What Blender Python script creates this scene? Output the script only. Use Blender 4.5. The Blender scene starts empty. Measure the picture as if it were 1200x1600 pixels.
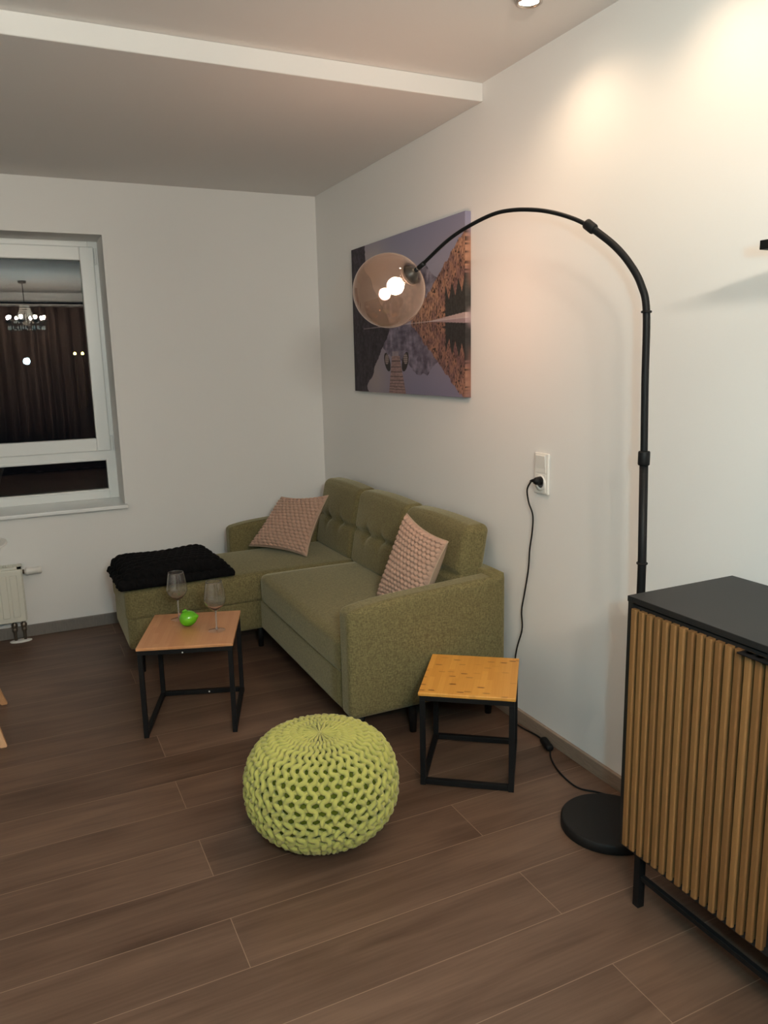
import bpy, bmesh, math, random
import numpy as np
from mathutils import Vector, Matrix
random.seed(4)
PI = math.pi
sc = bpy.context.scene
COL = sc.collection

# ------------------------------------------------------------------ materials
def lin(c):
    return tuple(((x / 12.92) if x <= 0.04045 else ((x + 0.055) / 1.055) ** 2.4) for x in c)

def srgb(r, g, b):
    return lin((r / 255, g / 255, b / 255))

def mat(name, col, rough=0.6, metal=0.0, spec=0.5, noise=None, bump=None, sheen=0.0, stretch=(1, 1, 1)):
    """noise = (scale, amount 0..1, second colour) ; bump = (scale, strength, distance)"""
    m = bpy.data.materials.new(name); m.use_nodes = True
    nt = m.node_tree; b = nt.nodes['Principled BSDF']
    b.inputs['Base Color'].default_value = (*col, 1)
    b.inputs['Roughness'].default_value = rough
    b.inputs['Metallic'].default_value = metal
    b.inputs['Specular IOR Level'].default_value = spec
    if sheen: b.inputs['Sheen Weight'].default_value = sheen
    if noise or bump:
        tc = nt.nodes.new('ShaderNodeTexCoord')
        mp = nt.nodes.new('ShaderNodeMapping'); mp.inputs['Scale'].default_value = stretch
        nt.links.new(tc.outputs['Object'], mp.inputs['Vector'])
    if noise:
        n = nt.nodes.new('ShaderNodeTexNoise'); n.inputs['Scale'].default_value = noise[0]
        n.inputs['Detail'].default_value = 4
        nt.links.new(mp.outputs['Vector'], n.inputs['Vector'])
        r = nt.nodes.new('ShaderNodeValToRGB')
        r.color_ramp.elements[0].position = 0.5 - 0.5 * noise[1]; r.color_ramp.elements[1].position = 0.5 + 0.5 * noise[1]
        r.color_ramp.elements[0].color = (*noise[2], 1); r.color_ramp.elements[1].color = (*col, 1)
        nt.links.new(n.outputs['Fac'], r.inputs['Fac']); nt.links.new(r.outputs['Color'], b.inputs['Base Color'])
    if bump:
        n2 = nt.nodes.new('ShaderNodeTexNoise'); n2.inputs['Scale'].default_value = bump[0]; n2.inputs['Detail'].default_value = 3
        nt.links.new(mp.outputs['Vector'], n2.inputs['Vector'])
        bp = nt.nodes.new('ShaderNodeBump'); bp.inputs['Strength'].default_value = bump[1]; bp.inputs['Distance'].default_value = bump[2]
        nt.links.new(n2.outputs['Fac'], bp.inputs['Height']); nt.links.new(bp.outputs['Normal'], b.inputs['Normal'])
    return m

def emit(name, col, strength):
    m = bpy.data.materials.new(name); m.use_nodes = True
    nt = m.node_tree; nt.nodes.clear()
    o = nt.nodes.new('ShaderNodeOutputMaterial'); e = nt.nodes.new('ShaderNodeEmission')
    e.inputs['Color'].default_value = (*col, 1); e.inputs['Strength'].default_value = strength
    nt.links.new(e.outputs[0], o.inputs[0]); return m

def thin_glass(name, tint, ior=1.5, gain=1.0, rough=0.0):
    """a sheet of glass thin enough not to bend light: tinted see-through plus Fresnel reflection"""
    m = bpy.data.materials.new(name); m.use_nodes = True
    nt = m.node_tree; nt.nodes.clear()
    o = nt.nodes.new('ShaderNodeOutputMaterial'); mx = nt.nodes.new('ShaderNodeMixShader')
    t = nt.nodes.new('ShaderNodeBsdfTransparent'); t.inputs[0].default_value = (*tint, 1)
    g = nt.nodes.new('ShaderNodeBsdfGlossy'); g.inputs['Roughness'].default_value = rough
    # Schlick reflectance, the same seen from either face of the sheet
    f = nt.nodes.new('ShaderNodeLayerWeight'); f.inputs['Blend'].default_value = .5
    pw = nt.nodes.new('ShaderNodeMath'); pw.operation = 'POWER'; pw.inputs[1].default_value = 5
    f0 = ((ior - 1) / (ior + 1)) ** 2
    k = nt.nodes.new('ShaderNodeMath'); k.operation = 'MULTIPLY_ADD'; k.inputs[1].default_value = (1 - f0) * min(1, gain); k.inputs[2].default_value = f0 * gain; k.use_clamp = True
    nt.links.new(f.outputs['Facing'], pw.inputs[0]); nt.links.new(pw.outputs[0], k.inputs[0]); nt.links.new(k.outputs[0], mx.inputs[0])
    nt.links.new(t.outputs[0], mx.inputs[1]); nt.links.new(g.outputs[0], mx.inputs[2]); nt.links.new(mx.outputs[0], o.inputs[0])
    return m

def fabric_mat(name, c1, c2, bumpd=0.0012):
    m = bpy.data.materials.new(name); m.use_nodes = True
    nt = m.node_tree; b = nt.nodes['Principled BSDF']; b.inputs['Roughness'].default_value = 0.95
    b.inputs['Specular IOR Level'].default_value = 0.15
    b.inputs['Sheen Weight'].default_value = 0.4; b.inputs['Sheen Roughness'].default_value = .4; b.inputs['Sheen Tint'].default_value = (.9, .85, .62, 1)
    tc = nt.nodes.new('ShaderNodeTexCoord')
    def ns(scale, st):
        mp = nt.nodes.new('ShaderNodeMapping'); mp.inputs['Scale'].default_value = st
        n = nt.nodes.new('ShaderNodeTexNoise'); n.inputs['Scale'].default_value = scale; n.inputs['Detail'].default_value = 2
        nt.links.new(tc.outputs['Object'], mp.inputs['Vector']); nt.links.new(mp.outputs['Vector'], n.inputs['Vector']); return n
    a = ns(230, (1, 1, .35)); c = ns(260, (.35, .35, 1)); d = ns(3, (1, 1, 1))
    ad = nt.nodes.new('ShaderNodeMath'); ad.operation = 'ADD'
    nt.links.new(a.outputs['Fac'], ad.inputs[0]); nt.links.new(c.outputs['Fac'], ad.inputs[1])
    hf = nt.nodes.new('ShaderNodeMath'); hf.operation = 'MULTIPLY'; hf.inputs[1].default_value = .5
    nt.links.new(ad.outputs[0], hf.inputs[0])
    r = nt.nodes.new('ShaderNodeValToRGB'); r.color_ramp.elements[0].position = .36; r.color_ramp.elements[1].position = .64
    r.color_ramp.elements[0].color = (*c1, 1); r.color_ramp.elements[1].color = (*c2, 1)
    nt.links.new(hf.outputs[0], r.inputs[0])
    nt.links.new(r.outputs['Color'], b.inputs['Base Color'])
    bp = nt.nodes.new('ShaderNodeBump'); bp.inputs['Strength'].default_value = .5; bp.inputs['Distance'].default_value = bumpd
    nt.links.new(hf.outputs[0], bp.inputs['Height']); nt.links.new(bp.outputs['Normal'], b.inputs['Normal'])
    return m

def plank_mat(name, dark, mid, seam, yoff=20.0):
    """wood-look vinyl planks running along x"""
    m = bpy.data.materials.new(name); m.use_nodes = True
    nt = m.node_tree; L = nt.links.new; N = nt.nodes.new
    b = nt.nodes['Principled BSDF']
    tc = N('ShaderNodeTexCoord')
    mp = N('ShaderNodeMapping'); mp.inputs['Location'].default_value = (1.395 + 16.4, yoff, 0)
    L(tc.outputs['Object'], mp.inputs['Vector'])
    br = N('ShaderNodeTexBrick'); br.offset = .5; br.offset_frequency = 2; br.squash = 1
    for k, v in (('Scale', 1.0), ('Mortar Size', .0013), ('Mortar Smooth', .3), ('Bias', 0.0), ('Brick Width', 1.64), ('Row Height', .2)):
        br.inputs[k].default_value = v
    br.inputs['Color1'].default_value = (0, 0, 0, 1); br.inputs['Color2'].default_value = (1, 1, 1, 1); br.inputs['Mortar'].default_value = (.5, .5, .5, 1)
    L(mp.outputs['Vector'], br.inputs['Vector'])
    # per-plank shift of the grain
    sh = N('ShaderNodeVectorMath'); sh.operation = 'SCALE'; sh.inputs['Scale'].default_value = 13.7
    L(br.outputs['Color'], sh.inputs[0])
    ad = N('ShaderNodeVectorMath'); ad.operation = 'ADD'; L(tc.outputs['Object'], ad.inputs[0]); L(sh.outputs[0], ad.inputs[1])
    def noise(scale, st, det, dist=0.0):
        q = N('ShaderNodeMapping'); q.inputs['Scale'].default_value = st; L(ad.outputs[0], q.inputs['Vector'])
        n = N('ShaderNodeTexNoise'); n.inputs['Scale'].default_value = scale; n.inputs['Detail'].default_value = det; n.inputs['Distortion'].default_value = dist
        L(q.outputs['Vector'], n.inputs['Vector']); return n
    fine = noise(1, (5, 120, 5), 3); broad = noise(1, (1.6, 13, 2), 4, .8); cloud = noise(1, (2.2, 3.2, 2), 2)
    def mul(a, k):
        q = N('ShaderNodeMath'); q.operation = 'MULTIPLY'; L(a, q.inputs[0]); q.inputs[1].default_value = k; return q.outputs[0]
    def add(a, c):
        q = N('ShaderNodeMath'); q.operation = 'ADD'; L(a, q.inputs[0]); L(c, q.inputs[1]); return q.outputs[0]
    bw = N('ShaderNodeRGBToBW'); L(br.outputs['Color'], bw.inputs[0])
    tot = add(add(mul(fine.outputs['Fac'], .22), mul(broad.outputs['Fac'], .55)), add(mul(cloud.outputs['Fac'], .3), mul(bw.outputs[0], .10)))
    r = N('ShaderNodeValToRGB'); r.color_ramp.elements[0].position = .38; r.color_ramp.elements[1].position = .74
    r.color_ramp.elements[0].color = (*dark, 1); r.color_ramp.elements[1].color = (*mid, 1)
    L(tot, r.inputs[0])
    mx = N('ShaderNodeMix'); mx.data_type = 'RGBA'
    sf = mul(br.outputs['Fac'], .75)
    L(sf, mx.inputs['Factor']); L(r.outputs['Color'], mx.inputs['A']); mx.inputs['B'].default_value = (*seam, 1)
    L(mx.outputs['Result'], b.inputs['Base Color'])
    b.inputs['Roughness'].default_value = .42; b.inputs['Specular IOR Level'].default_value = .35
    bp = N('ShaderNodeBump'); bp.inputs['Strength'].default_value = .25; bp.inputs['Distance'].default_value = .0006
    L(tot, bp.inputs['Height']); L(bp.outputs['Normal'], b.inputs['Normal'])
    return m

def bamboo_mat(name, light, dark, knot, strips=.022, axis='x', knots=True):
    """laminated bamboo: strips side by side across `axis`, grain along the other, brown node marks"""
    m = bpy.data.materials.new(name); m.use_nodes = True
    nt = m.node_tree; L = nt.links.new; N = nt.nodes.new
    b = nt.nodes['Principled BSDF']; b.inputs['Roughness'].default_value = .38; b.inputs['Specular IOR Level'].default_value = .4
    tc = N('ShaderNodeTexCoord')
    mp = N('ShaderNodeMapping'); L(tc.outputs['Object'], mp.inputs['Vector'])
    mp.inputs['Location'].default_value = (5, 5 if axis == 'x' else 5.0028, 0)
    if axis == 'x': mp.inputs['Rotation'].default_value = (0, 0, PI / 2)
    br = N('ShaderNodeTexBrick'); br.offset = .37; br.offset_frequency = 2
    for k, v in (('Scale', 1.0), ('Mortar Size', .0), ('Bias', 0.0), ('Brick Width', .21), ('Row Height', strips)):
        br.inputs[k].default_value = v
    br.inputs['Color1'].default_value = (0, 0, 0, 1); br.inputs['Color2'].default_value = (1, 1, 1, 1)
    L(mp.outputs['Vector'], br.inputs['Vector'])
    bw = N('ShaderNodeRGBToBW'); L(br.outputs['Color'], bw.inputs[0])
    gm = N('ShaderNodeMapping'); L(mp.outputs['Vector'], gm.inputs['Vector']); gm.inputs['Scale'].default_value = (6, 260, 6)
    gn = N('ShaderNodeTexNoise'); gn.inputs['Scale'].default_value = 1; gn.inputs['Detail'].default_value = 3; L(gm.outputs['Vector'], gn.inputs['Vector'])
    s = N('ShaderNodeMath'); s.operation = 'ADD'; L(bw.outputs[0], s.inputs[0]); L(gn.outputs['Fac'], s.inputs[1])
    h = N('ShaderNodeMath'); h.operation = 'MULTIPLY'; h.inputs[1].default_value = .5; L(s.outputs[0], h.inputs[0])
    r = N('ShaderNodeValToRGB'); r.color_ramp.elements[0].position = .15; r.color_ramp.elements[1].position = .85
    r.color_ramp.elements[0].color = (*dark, 1); r.color_ramp.elements[1].color = (*light, 1); L(h.outputs[0], r.inputs[0])
    out = r.outputs['Color']
    if knots:
        # node marks: short dark dashes at scattered ends
        vm = N('ShaderNodeMapping'); L(mp.outputs['Vector'], vm.inputs['Vector']); vm.inputs['Scale'].default_value = (16, 1 / strips * .62, 1)
        v = N('ShaderNodeTexVoronoi'); v.voronoi_dimensions = '2D'; v.feature = 'F1'; v.inputs['Scale'].default_value = 1.0; v.inputs['Randomness'].default_value = 1
        L(vm.outputs['Vector'], v.inputs['Vector'])
        vs = N('ShaderNodeSeparateXYZ')
        df = N('ShaderNodeVectorMath'); df.operation = 'SUBTRACT'; L(vm.outputs['Vector'], df.inputs[0]); L(v.outputs['Position'], df.inputs[1])
        L(df.outputs[0], vs.inputs[0])
        def absdiv(o, k):
            a = N('ShaderNodeMath'); a.operation = 'ABSOLUTE'; L(o, a.inputs[0])
            d = N('ShaderNodeMath'); d.operation = 'DIVIDE'; L(a.outputs[0], d.inputs[0]); d.inputs[1].default_value = k; return d.outputs[0]
        mxm = N('ShaderNodeMath'); mxm.operation = 'MAXIMUM'; L(absdiv(vs.outputs[0], .085), mxm.inputs[0]); L(absdiv(vs.outputs[1], .40), mxm.inputs[1])
        lt = N('ShaderNodeMapRange'); lt.inputs['From Min'].default_value = .55; lt.inputs['From Max'].default_value = 1.15
        lt.inputs['To Min'].default_value = 1; lt.inputs['To Max'].default_value = 0; L(mxm.outputs[0], lt.inputs['Value'])
        pick = N('ShaderNodeSeparateColor'); L(v.outputs['Color'], pick.inputs[0])
        gt = N('ShaderNodeMath'); gt.operation = 'GREATER_THAN'; gt.inputs[1].default_value = .40; L(pick.outputs[0], gt.inputs[0])
        pk = N('ShaderNodeMath'); pk.operation = 'MULTIPLY'; L(lt.outputs[0], pk.inputs[0]); L(gt.outputs[0], pk.inputs[1])
        pk2 = N('ShaderNodeMath'); pk2.operation = 'MULTIPLY'; L(pk.outputs[0], pk2.inputs[0]); L(pick.outputs[1], pk2.inputs[1])
        mx = N('ShaderNodeMix'); mx.data_type = 'RGBA'; L(pk2.outputs[0], mx.inputs['Factor']); L(out, mx.inputs['A']); mx.inputs['B'].default_value = (*knot, 1)
        out = mx.outputs['Result']
    L(out, b.inputs['Base Color'])
    return m

M = {}
M['wall'] = mat('wall_paint', (.78, .765, .745), .75, spec=.2, bump=(180, .12, .0008))
M['ceil'] = mat('ceiling_paint', (.76, .735, .71), .85, spec=.1)
M['floor'] = plank_mat('floor_planks', srgb(70, 51, 40), srgb(111, 87, 72), srgb(150, 126, 108))
M['base'] = mat('baseboard_wood', srgb(150, 132, 116), .5, noise=(9, .6, srgb(128, 110, 96)), stretch=(3, 3, 20))
M['base2'] = mat('baseboard_grey', srgb(122, 116, 110), .5, noise=(9, .6, srgb(104, 99, 94)), stretch=(20, 3, 3))
M['frame'] = mat('window_plastic', (.80, .81, .80), .28, spec=.5)
M['gasket'] = mat('rubber_gasket', (.01, .01, .01), .6)
M['pane'] = thin_glass('window_pane', (.86, .88, .88), 1.52, 1.5)
M['black'] = mat('black_metal', (.007, .007, .0075), .5, spec=.18)
M['blackmat'] = mat('black_lacquer', (.012, .0118, .012), .45, spec=.35, bump=(900, .1, .0003))
M['sofa'] = fabric_mat('green_weave', srgb(90, 82, 55), srgb(122, 113, 78))
M['seam'] = mat('dark_thread', srgb(62, 66, 48), .95)
M['bamboo'] = bamboo_mat('bamboo_top', srgb(220, 160, 76), srgb(200, 138, 58), srgb(122, 70, 24), .021, 'x')
M['bamboo2'] = bamboo_mat('bamboo_top_reddish', srgb(196, 142, 98), srgb(180, 124, 80), srgb(150, 98, 52), .021, 'x', knots=False)
M['slat'] = bamboo_mat('bamboo_slats', srgb(140, 102, 62), srgb(112, 78, 46), srgb(90, 60, 34), .02694, '', knots=False)
M['wine'] = thin_glass('clear_glass', (.985, .985, .985), 1.5, 2.6)
M['solidglass'] = bpy.data.materials.new('solid_glass'); M['solidglass'].use_nodes = True
_b = M['solidglass'].node_tree.nodes['Principled BSDF']; _b.inputs['Base Color'].default_value = (.98, .97, .96, 1); _b.inputs['Roughness'].default_value = 0
_b.inputs['Transmission Weight'].default_value = 1; _b.inputs['IOR'].default_value = 1.5
_n2 = M['solidglass'].node_tree; _o = _n2.nodes['Material Output']; _df = _n2.nodes.new('ShaderNodeBsdfDiffuse'); _df.inputs[0].default_value = (.85, .80, .78, 1)
_m2 = _n2.nodes.new('ShaderNodeMixShader'); _m2.inputs[0].default_value = .05        # pale diffuse share standing in for bright glints along the glass edges
_n2.links.new(_b.outputs[0], _m2.inputs[1]); _n2.links.new(_df.outputs[0], _m2.inputs[2]); _n2.links.new(_m2.outputs[0], _o.inputs[0])
M['stemglass'] = M['solidglass'].copy(); M['stemglass'].name = 'stem_glass'
M['stemglass'].node_tree.nodes['Mix Shader'].inputs[0].default_value = .22  # stronger pale share, painting the stem's brightness into the glass
M['smoke'] = thin_glass('smoked_glass', (.62, .52, .44), 1.5, 1.3)
_nt = M['smoke'].node_tree; _o = _nt.nodes['Material Output']; _src = _o.inputs[0].links[0].from_socket
_tl = _nt.nodes.new('ShaderNodeBsdfTranslucent'); _tl.inputs[0].default_value = (.66, .56, .46, 1)
_mx = _nt.nodes.new('ShaderNodeMixShader'); _mx.inputs[0].default_value = .013          # translucent share added so the bulb makes the dusty glass glow
_nt.links.new(_src, _mx.inputs[1]); _nt.links.new(_tl.outputs[0], _mx.inputs[2]); _nt.links.new(_mx.outputs[0], _o.inputs[0])
M['fruit'] = mat('green_glaze', srgb(108, 190, 30), .14, spec=.6, noise=(20, .6, srgb(84, 168, 22)))
M['yarn_green'] = mat('lime_yarn', srgb(174, 170, 92), .95, spec=.1, bump=(500, .4, .001), sheen=.2)
M['yarn_green_shaded'] = mat('lime_yarn_shaded', srgb(96, 102, 30), .95, spec=.1)  # same lime yarn, with the shade between strands put into its colour
M['yarn_taupe'] = mat('taupe_yarn', srgb(178, 146, 128), .95, spec=.1, bump=(500, .4, .001), sheen=.2)
M['taupe'] = mat('taupe_cotton', srgb(176, 154, 134), .95, spec=.1, bump=(400, .2, .0006))
M['blackyarn'] = mat('black_yarn', (.0042, .0038, .0042), .92, spec=.12, bump=(350, .4, .0015))
M['white_plastic'] = mat('white_plastic', (.74, .72, .68), .35)
M['dark_hole'] = mat('dark_grey_plastic', (.08, .08, .08), .5)
M['rad'] = mat('radiator_enamel', (.66, .64, .56), .4)
M['brass'] = mat('tarnished_fittings', (.16, .13, .10), .4, metal=.7)
M['chrome'] = mat('brushed_nickel', (.55, .5, .46), .3, metal=1)
M['lampcap'] = mat('lamp_bronze', (.045, .037, .03), .4, metal=.4)
M['leather'] = mat('black_stone', (.009, .0085, .0085), .55, spec=.22, bump=(300, .3, .0006))
M['chairwood'] = mat('beech_wood', srgb(206, 160, 118), .5, noise=(14, .5, srgb(190, 142, 100)), stretch=(6, 6, 1))
M['chairshell'] = mat('white_shell', (.75, .73, .70), .35)
M['curtain'] = mat('brown_curtain', srgb(112, 90, 80), .9, noise=(2, .5, srgb(70, 56, 50)), stretch=(6, 6, .3))
M['bulb'] = emit('warm_bulb', (1.0, .66, .50), 235)
M['spotglow'] = emit('spot_led', (1.0, .86, .66), 40)
M['chbulb'] = emit('candle_bulb', (1.0, .88, .72), 2050)
M['crystal'] = mat('cut_crystal', (.92, .86, .78), .3, spec=1.0)
M['streetglow'] = emit('street_light_head', (1.0, .72, .18), 25)
M['edge'] = mat('canvas_edge', srgb(128, 126, 150), .7)

# ------------------------------------------------------------------ mesh helpers
def obj(name, bm, m, parent=None, smooth=False, loc=None, rotz=None):
    me = bpy.data.meshes.new(name)
    bmesh.ops.recalc_face_normals(bm, faces=bm.faces)
    bm.to_mesh(me); bm.free()
    if smooth:
        for p in me.polygons: p.use_smooth = True
    o = bpy.data.objects.new(name, me); COL.objects.link(o)
    for q in (m if isinstance(m, (list, tuple)) else [m]): me.materials.append(q)
    if parent is not None: o.parent = parent
    if loc is not None: o.location = loc
    if rotz is not None: o.rotation_euler = (0, 0, rotz)
    return o

def thing(name, label, cat, loc=(0, 0, 0), rotz=0.0, group=None):
    o = bpy.data.objects.new(name, None); COL.objects.link(o)
    o.empty_display_size = .05
    o.location = loc; o.rotation_euler = (0, 0, rotz)
    o['label'] = label; o['category'] = cat
    if group: o['group'] = group
    return o

def tag(o, label, cat, group=None):
    o['label'] = label; o['category'] = cat
    if group: o['group'] = group
    return o

def struct(name, bm, m, parent=None, smooth=False):
    o = obj(name, bm, m, parent, smooth)
    if parent is None: o['kind'] = 'structure'
    return o

def BM(): return bmesh.new()

def add_box(bm, x0, x1, y0, y1, z0, z1, bev=0.0, seg=2, mi=0):
    r = bmesh.ops.create_cube(bm, size=1.0)
    vs = r['verts']
    for v in vs:
        v.co = Vector(((x0 + x1) / 2 + v.co.x * (x1 - x0), (y0 + y1) / 2 + v.co.y * (y1 - y0), (z0 + z1) / 2 + v.co.z * (z1 - z0)))
    fs = list({f for v in vs for f in v.link_faces})
    for f in fs: f.material_index = mi
    if bev > 0:
        es = list({e for v in vs for e in v.link_edges})
        bmesh.ops.bevel(bm, geom=es, offset=bev, segments=seg, profile=.5, affect='EDGES')
    return vs

def bx(x0, x1, y0, y1, z0, z1, bev=0.0, seg=2):
    bm = BM(); add_box(bm, x0, x1, y0, y1, z0, z1, bev, seg); return bm

def soft_box(hx, hy, hz, r, n=18, bulge=(0, 0, 0), fn=None, cen=(0, 0, 0), bm=None):
    """rounded, slightly swollen box; half sizes; bulge per axis; fn(p, u) extra displacement"""
    bm2 = BM()
    bmesh.ops.create_cube(bm2, size=2.0)
    bmesh.ops.subdivide_edges(bm2, edges=bm2.edges[:], cuts=n, use_grid_fill=True)
    H = Vector((hx, hy, hz)); I = Vector((max(hx - r, 1e-4), max(hy - r, 1e-4), max(hz - r, 1e-4)))
    for v in bm2.verts:
        u = v.co.copy()
        # crowd vertices to the borders so that the rounding is smooth
        w = Vector([math.sin(a * PI / 2) * .45 + a * .55 for a in u])
        p = Vector((w.x * H.x, w.y * H.y, w.z * H.z))
        q = Vector([max(-I[i], min(I[i], p[i])) for i in range(3)])
        d = p - q
        if d.length > 1e-9: p = q + d.normalized() * r
        p.x += bulge[0] * w.x * (1 - w.y ** 2) * (1 - w.z ** 2)
        p.y += bulge[1] * w.y * (1 - w.x ** 2) * (1 - w.z ** 2)
        p.z += bulge[2] * w.z * (1 - w.x ** 2) * (1 - w.y ** 2)
        if fn: p = fn(p, w)
        v.co = p + Vector(cen)
    if bm is None: return bm2
    me = bpy.data.meshes.new('t'); bm2.to_mesh(me); bm2.free(); bm.from_mesh(me); bpy.data.meshes.remove(me); return bm

def add_tube(bm, pts, rad, seg=10, cap=True, closed=False):
    """tube along points; rad number or list"""
    pts = [Vector(p) for p in pts]; n = len(pts)
    rads = rad if isinstance(rad, (list, tuple)) else [rad] * n
    rings = []; up = None
    for i, p in enumerate(pts):
        if closed: t = (pts[(i + 1) % n] - pts[i - 1]).normalized()
        else: t = (pts[min(i + 1, n - 1)] - pts[max(i - 1, 0)]).normalized()
        if up is None:
            up = Vector((0, 0, 1)) if abs(t.z) < .9 else Vector((1, 0, 0))
        a = t.cross(up)
        if a.length < 1e-6: a = t.orthogonal()
        a.normalize(); b = a.cross(t).normalized(); up = b
        rings.append([bm.verts.new(p + (a * math.cos(2 * PI * k / seg) + b * math.sin(2 * PI * k / seg)) * rads[i]) for k in range(seg)])
    m = n if closed else n - 1
    for i in range(m):
        A, B = rings[i], rings[(i + 1) % n]
        for k in range(seg):
            bm.faces.new((A[k], A[(k + 1) % seg], B[(k + 1) % seg], B[k]))
    if cap and not closed:
        bm.faces.new(rings[0][::-1]); bm.faces.new(rings[-1])
    return bm

def tube(pts, rad, seg=10, cap=True, closed=False): return add_tube(BM(), pts, rad, seg, cap, closed)

def add_lathe(bm, prof, seg=40, cen=(0, 0, 0), mtx=None):
    """prof: list of (radius, z); radius 0 makes a pole"""
    rings = []
    for r, z in prof:
        if r < 1e-6: vs = [bm.verts.new((0, 0, z))]
        else: vs = [bm.verts.new((r * math.cos(2 * PI * k / seg), r * math.sin(2 * PI * k / seg), z)) for k in range(seg)]
        rings.append(vs)
    for A, B in zip(rings, rings[1:]):
        for k in range(seg):
            k2 = (k + 1) % seg
            if len(A) == 1 and len(B) == 1: continue
            if len(A) == 1: bm.faces.new((A[0], B[k], B[k2]))
            elif len(B) == 1: bm.faces.new((A[k], A[k2], B[0]))
            else: bm.faces.new((A[k], A[k2], B[k2], B[k]))
    for vs in rings:
        for v in vs:
            if mtx is not None: v.co = mtx @ v.co
            v.co += Vector(cen)
    return bm

def lathe(prof, seg=40, cen=(0, 0, 0), mtx=None): return add_lathe(BM(), prof, seg, cen, mtx)

def catmull(pts, sub=8):
    P = [Vector(p) for p in pts]; P = [P[0] * 2 - P[1]] + P + [P[-1] * 2 - P[-2]]; out = []
    for i in range(1, len(P) - 2):
        a, b, c, d = P[i - 1:i + 3]
        for k in range(sub):
            t = k / sub
            out.append(.5 * ((2 * b) + (c - a) * t + (2 * a - 5 * b + 4 * c - d) * t * t + (3 * b - a - 3 * c + d) * t ** 3))
    out.append(P[-2]); return out

def prism(bm, poly, axis, a0, a1, bev=0):
    """extrude 2-D polygon along axis from a0 to a1"""
    def mk(p, a):
        c = list(p); c.insert(axis, a); return bm.verts.new(c)
    A = [mk(p, a0) for p in poly]; B = [mk(p, a1) for p in poly]; n = len(poly)
    f = [bm.faces.new(A), bm.faces.new(B[::-1])]
    for i in range(n): f.append(bm.faces.new((A[i], A[(i + 1) % n], B[(i + 1) % n], B[i])))
    if bev:
        es = list({e for q in f for e in q.edges})
        bmesh.ops.bevel(bm, geom=es, offset=bev, segments=3, profile=.5, affect='EDGES')
    return bm

# ------------------------------------------------------------------ the room
XL, YF = -4.3, -7.2            # left wall, far end of the room behind the camera
H1, H2, S = 2.495, 2.564, 1.89 # lowered ceiling, main ceiling, depth of the lowered part
WX0, WX1, WZ0, WZ1 = -2.46, -1.259, .712, 2.216
T = .36
struct('floor', bx(XL - .1, .1, YF - .1, T + .02, -.1, 0), M['floor'])
struct('ceiling', bx(XL - .1, .1, YF - .1, T, H2, H2 + .12), M['ceil'])
struct('trim_1', bx(XL, 0, -S, 0, H1, H2, .004, 2), M['ceil'])        # lowered ceiling panel above the seating corner
struct('wall_right', bx(0, .1, YF - .1, T, 0, H2), M['wall'])
struct('wall_left', bx(XL - .1, XL, YF - .1, T, 0, H2), M['wall'])
struct('wall_front', bx(XL, 0, YF - .1, YF, 0, H2), M['wall'])
bm = BM()
add_box(bm, WX1, 0, 0, T, 0, H2); add_box(bm, XL, WX0, 0, T, 0, H2)
add_box(bm, WX0, WX1, 0, T, 0, WZ0 - .022); add_box(bm, WX0, WX1, 0, T, WZ1, H2)
struct('wall_back', bm, M['wall'])
struct('baseboard_right', bx(-.015, 0, YF, -.015, 0, .055, .002), M['base'])
struct('baseboard_back', bx(XL, 0, -.015, 0, 0, .066, .002), M['base2'])

# window
wy = .25
def ring(bm, x0, x1, z0, z1, w, y0, y1, bev=.004):
    add_box(bm, x0, x0 + w, y0, y1, z0, z1, bev); add_box(bm, x1 - w, x1, y0, y1, z0, z1, bev)
    add_box(bm, x0 + w - .001, x1 - w + .001, y0, y1, z0, z0 + w, bev); add_box(bm, x0 + w - .001, x1 - w + .001, y0, y1, z1 - w, z1, bev)
win = bpy.data.objects.new('window_1', None); COL.objects.link(win); win.location = ((WX0 + WX1) / 2, wy, WZ0); win['kind'] = 'structure'
def wpart(name, bm, m, smooth=False):
    bmesh.ops.translate(bm, verts=bm.verts, vec=(-(WX0 + WX1) / 2, -wy, -WZ0)); return obj(name, bm, m, win, smooth)
FX0, FX1 = WX0, WX1
bm = BM()
ring(bm, FX0, FX1, WZ0, WZ1, .055, wy + .012, wy + .075, .004)
add_box(bm, FX0 + .05, FX1 - .05, wy + .012, wy + .075, .945, 1.02, .004)
wpart('window_frame', bm, M['frame'])
bm = BM(); ring(bm, FX0 + .034, FX1 - .026, 1.005, 2.185, .078, wy - .006, wy + .05, .006); wpart('casement_sash', bm, M['frame'])
# dark rubber line round each pane, and the panes
def pane(x0, x1, z0, z1, y, nm):
    bm = BM(); ring(bm, x0 - .004, x1 + .004, z0 - .004, z1 + .004, .005, y - .003, y + .004, 0); g = wpart('pane_gasket', bm, M['gasket'])
    p = wpart('window_pane', bx(x0 - .003, x1 + .003, y + .001, y + .005, z0 - .003, z1 + .003), M['pane'])
pane(FX0 + .112, FX1 - .104, 1.083, 2.107, wy + .008, 'u')
pane(FX0 + .055, FX1 - .055, .775, .945, wy + .03, 'l')
wpart('glazing_bead', (lambda b: (ring(b, FX0 + .045, FX1 - .045, .76, .96, .012, wy + .006, wy + .03, .002), b)[1])(BM()), M['frame'])
for z in (1.05, 2.13):
    bm = BM(); add_tube(bm, [(FX1 - .018, wy - .008, z - .045), (FX1 - .018, wy - .008, z + .045)], .006, 10); wpart('hinge', bm, M['frame'])
bm = BM(); add_box(bm, FX0 - .0, FX1 + .0, -.001, wy + .02, WZ0 - .022, WZ0, .0); add_box(bm, FX0 - .012, FX1 + .012, -.042, 0, WZ0 - .022, WZ0, .005, 3)
wpart('window_sill', bm, M['frame'])

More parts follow.
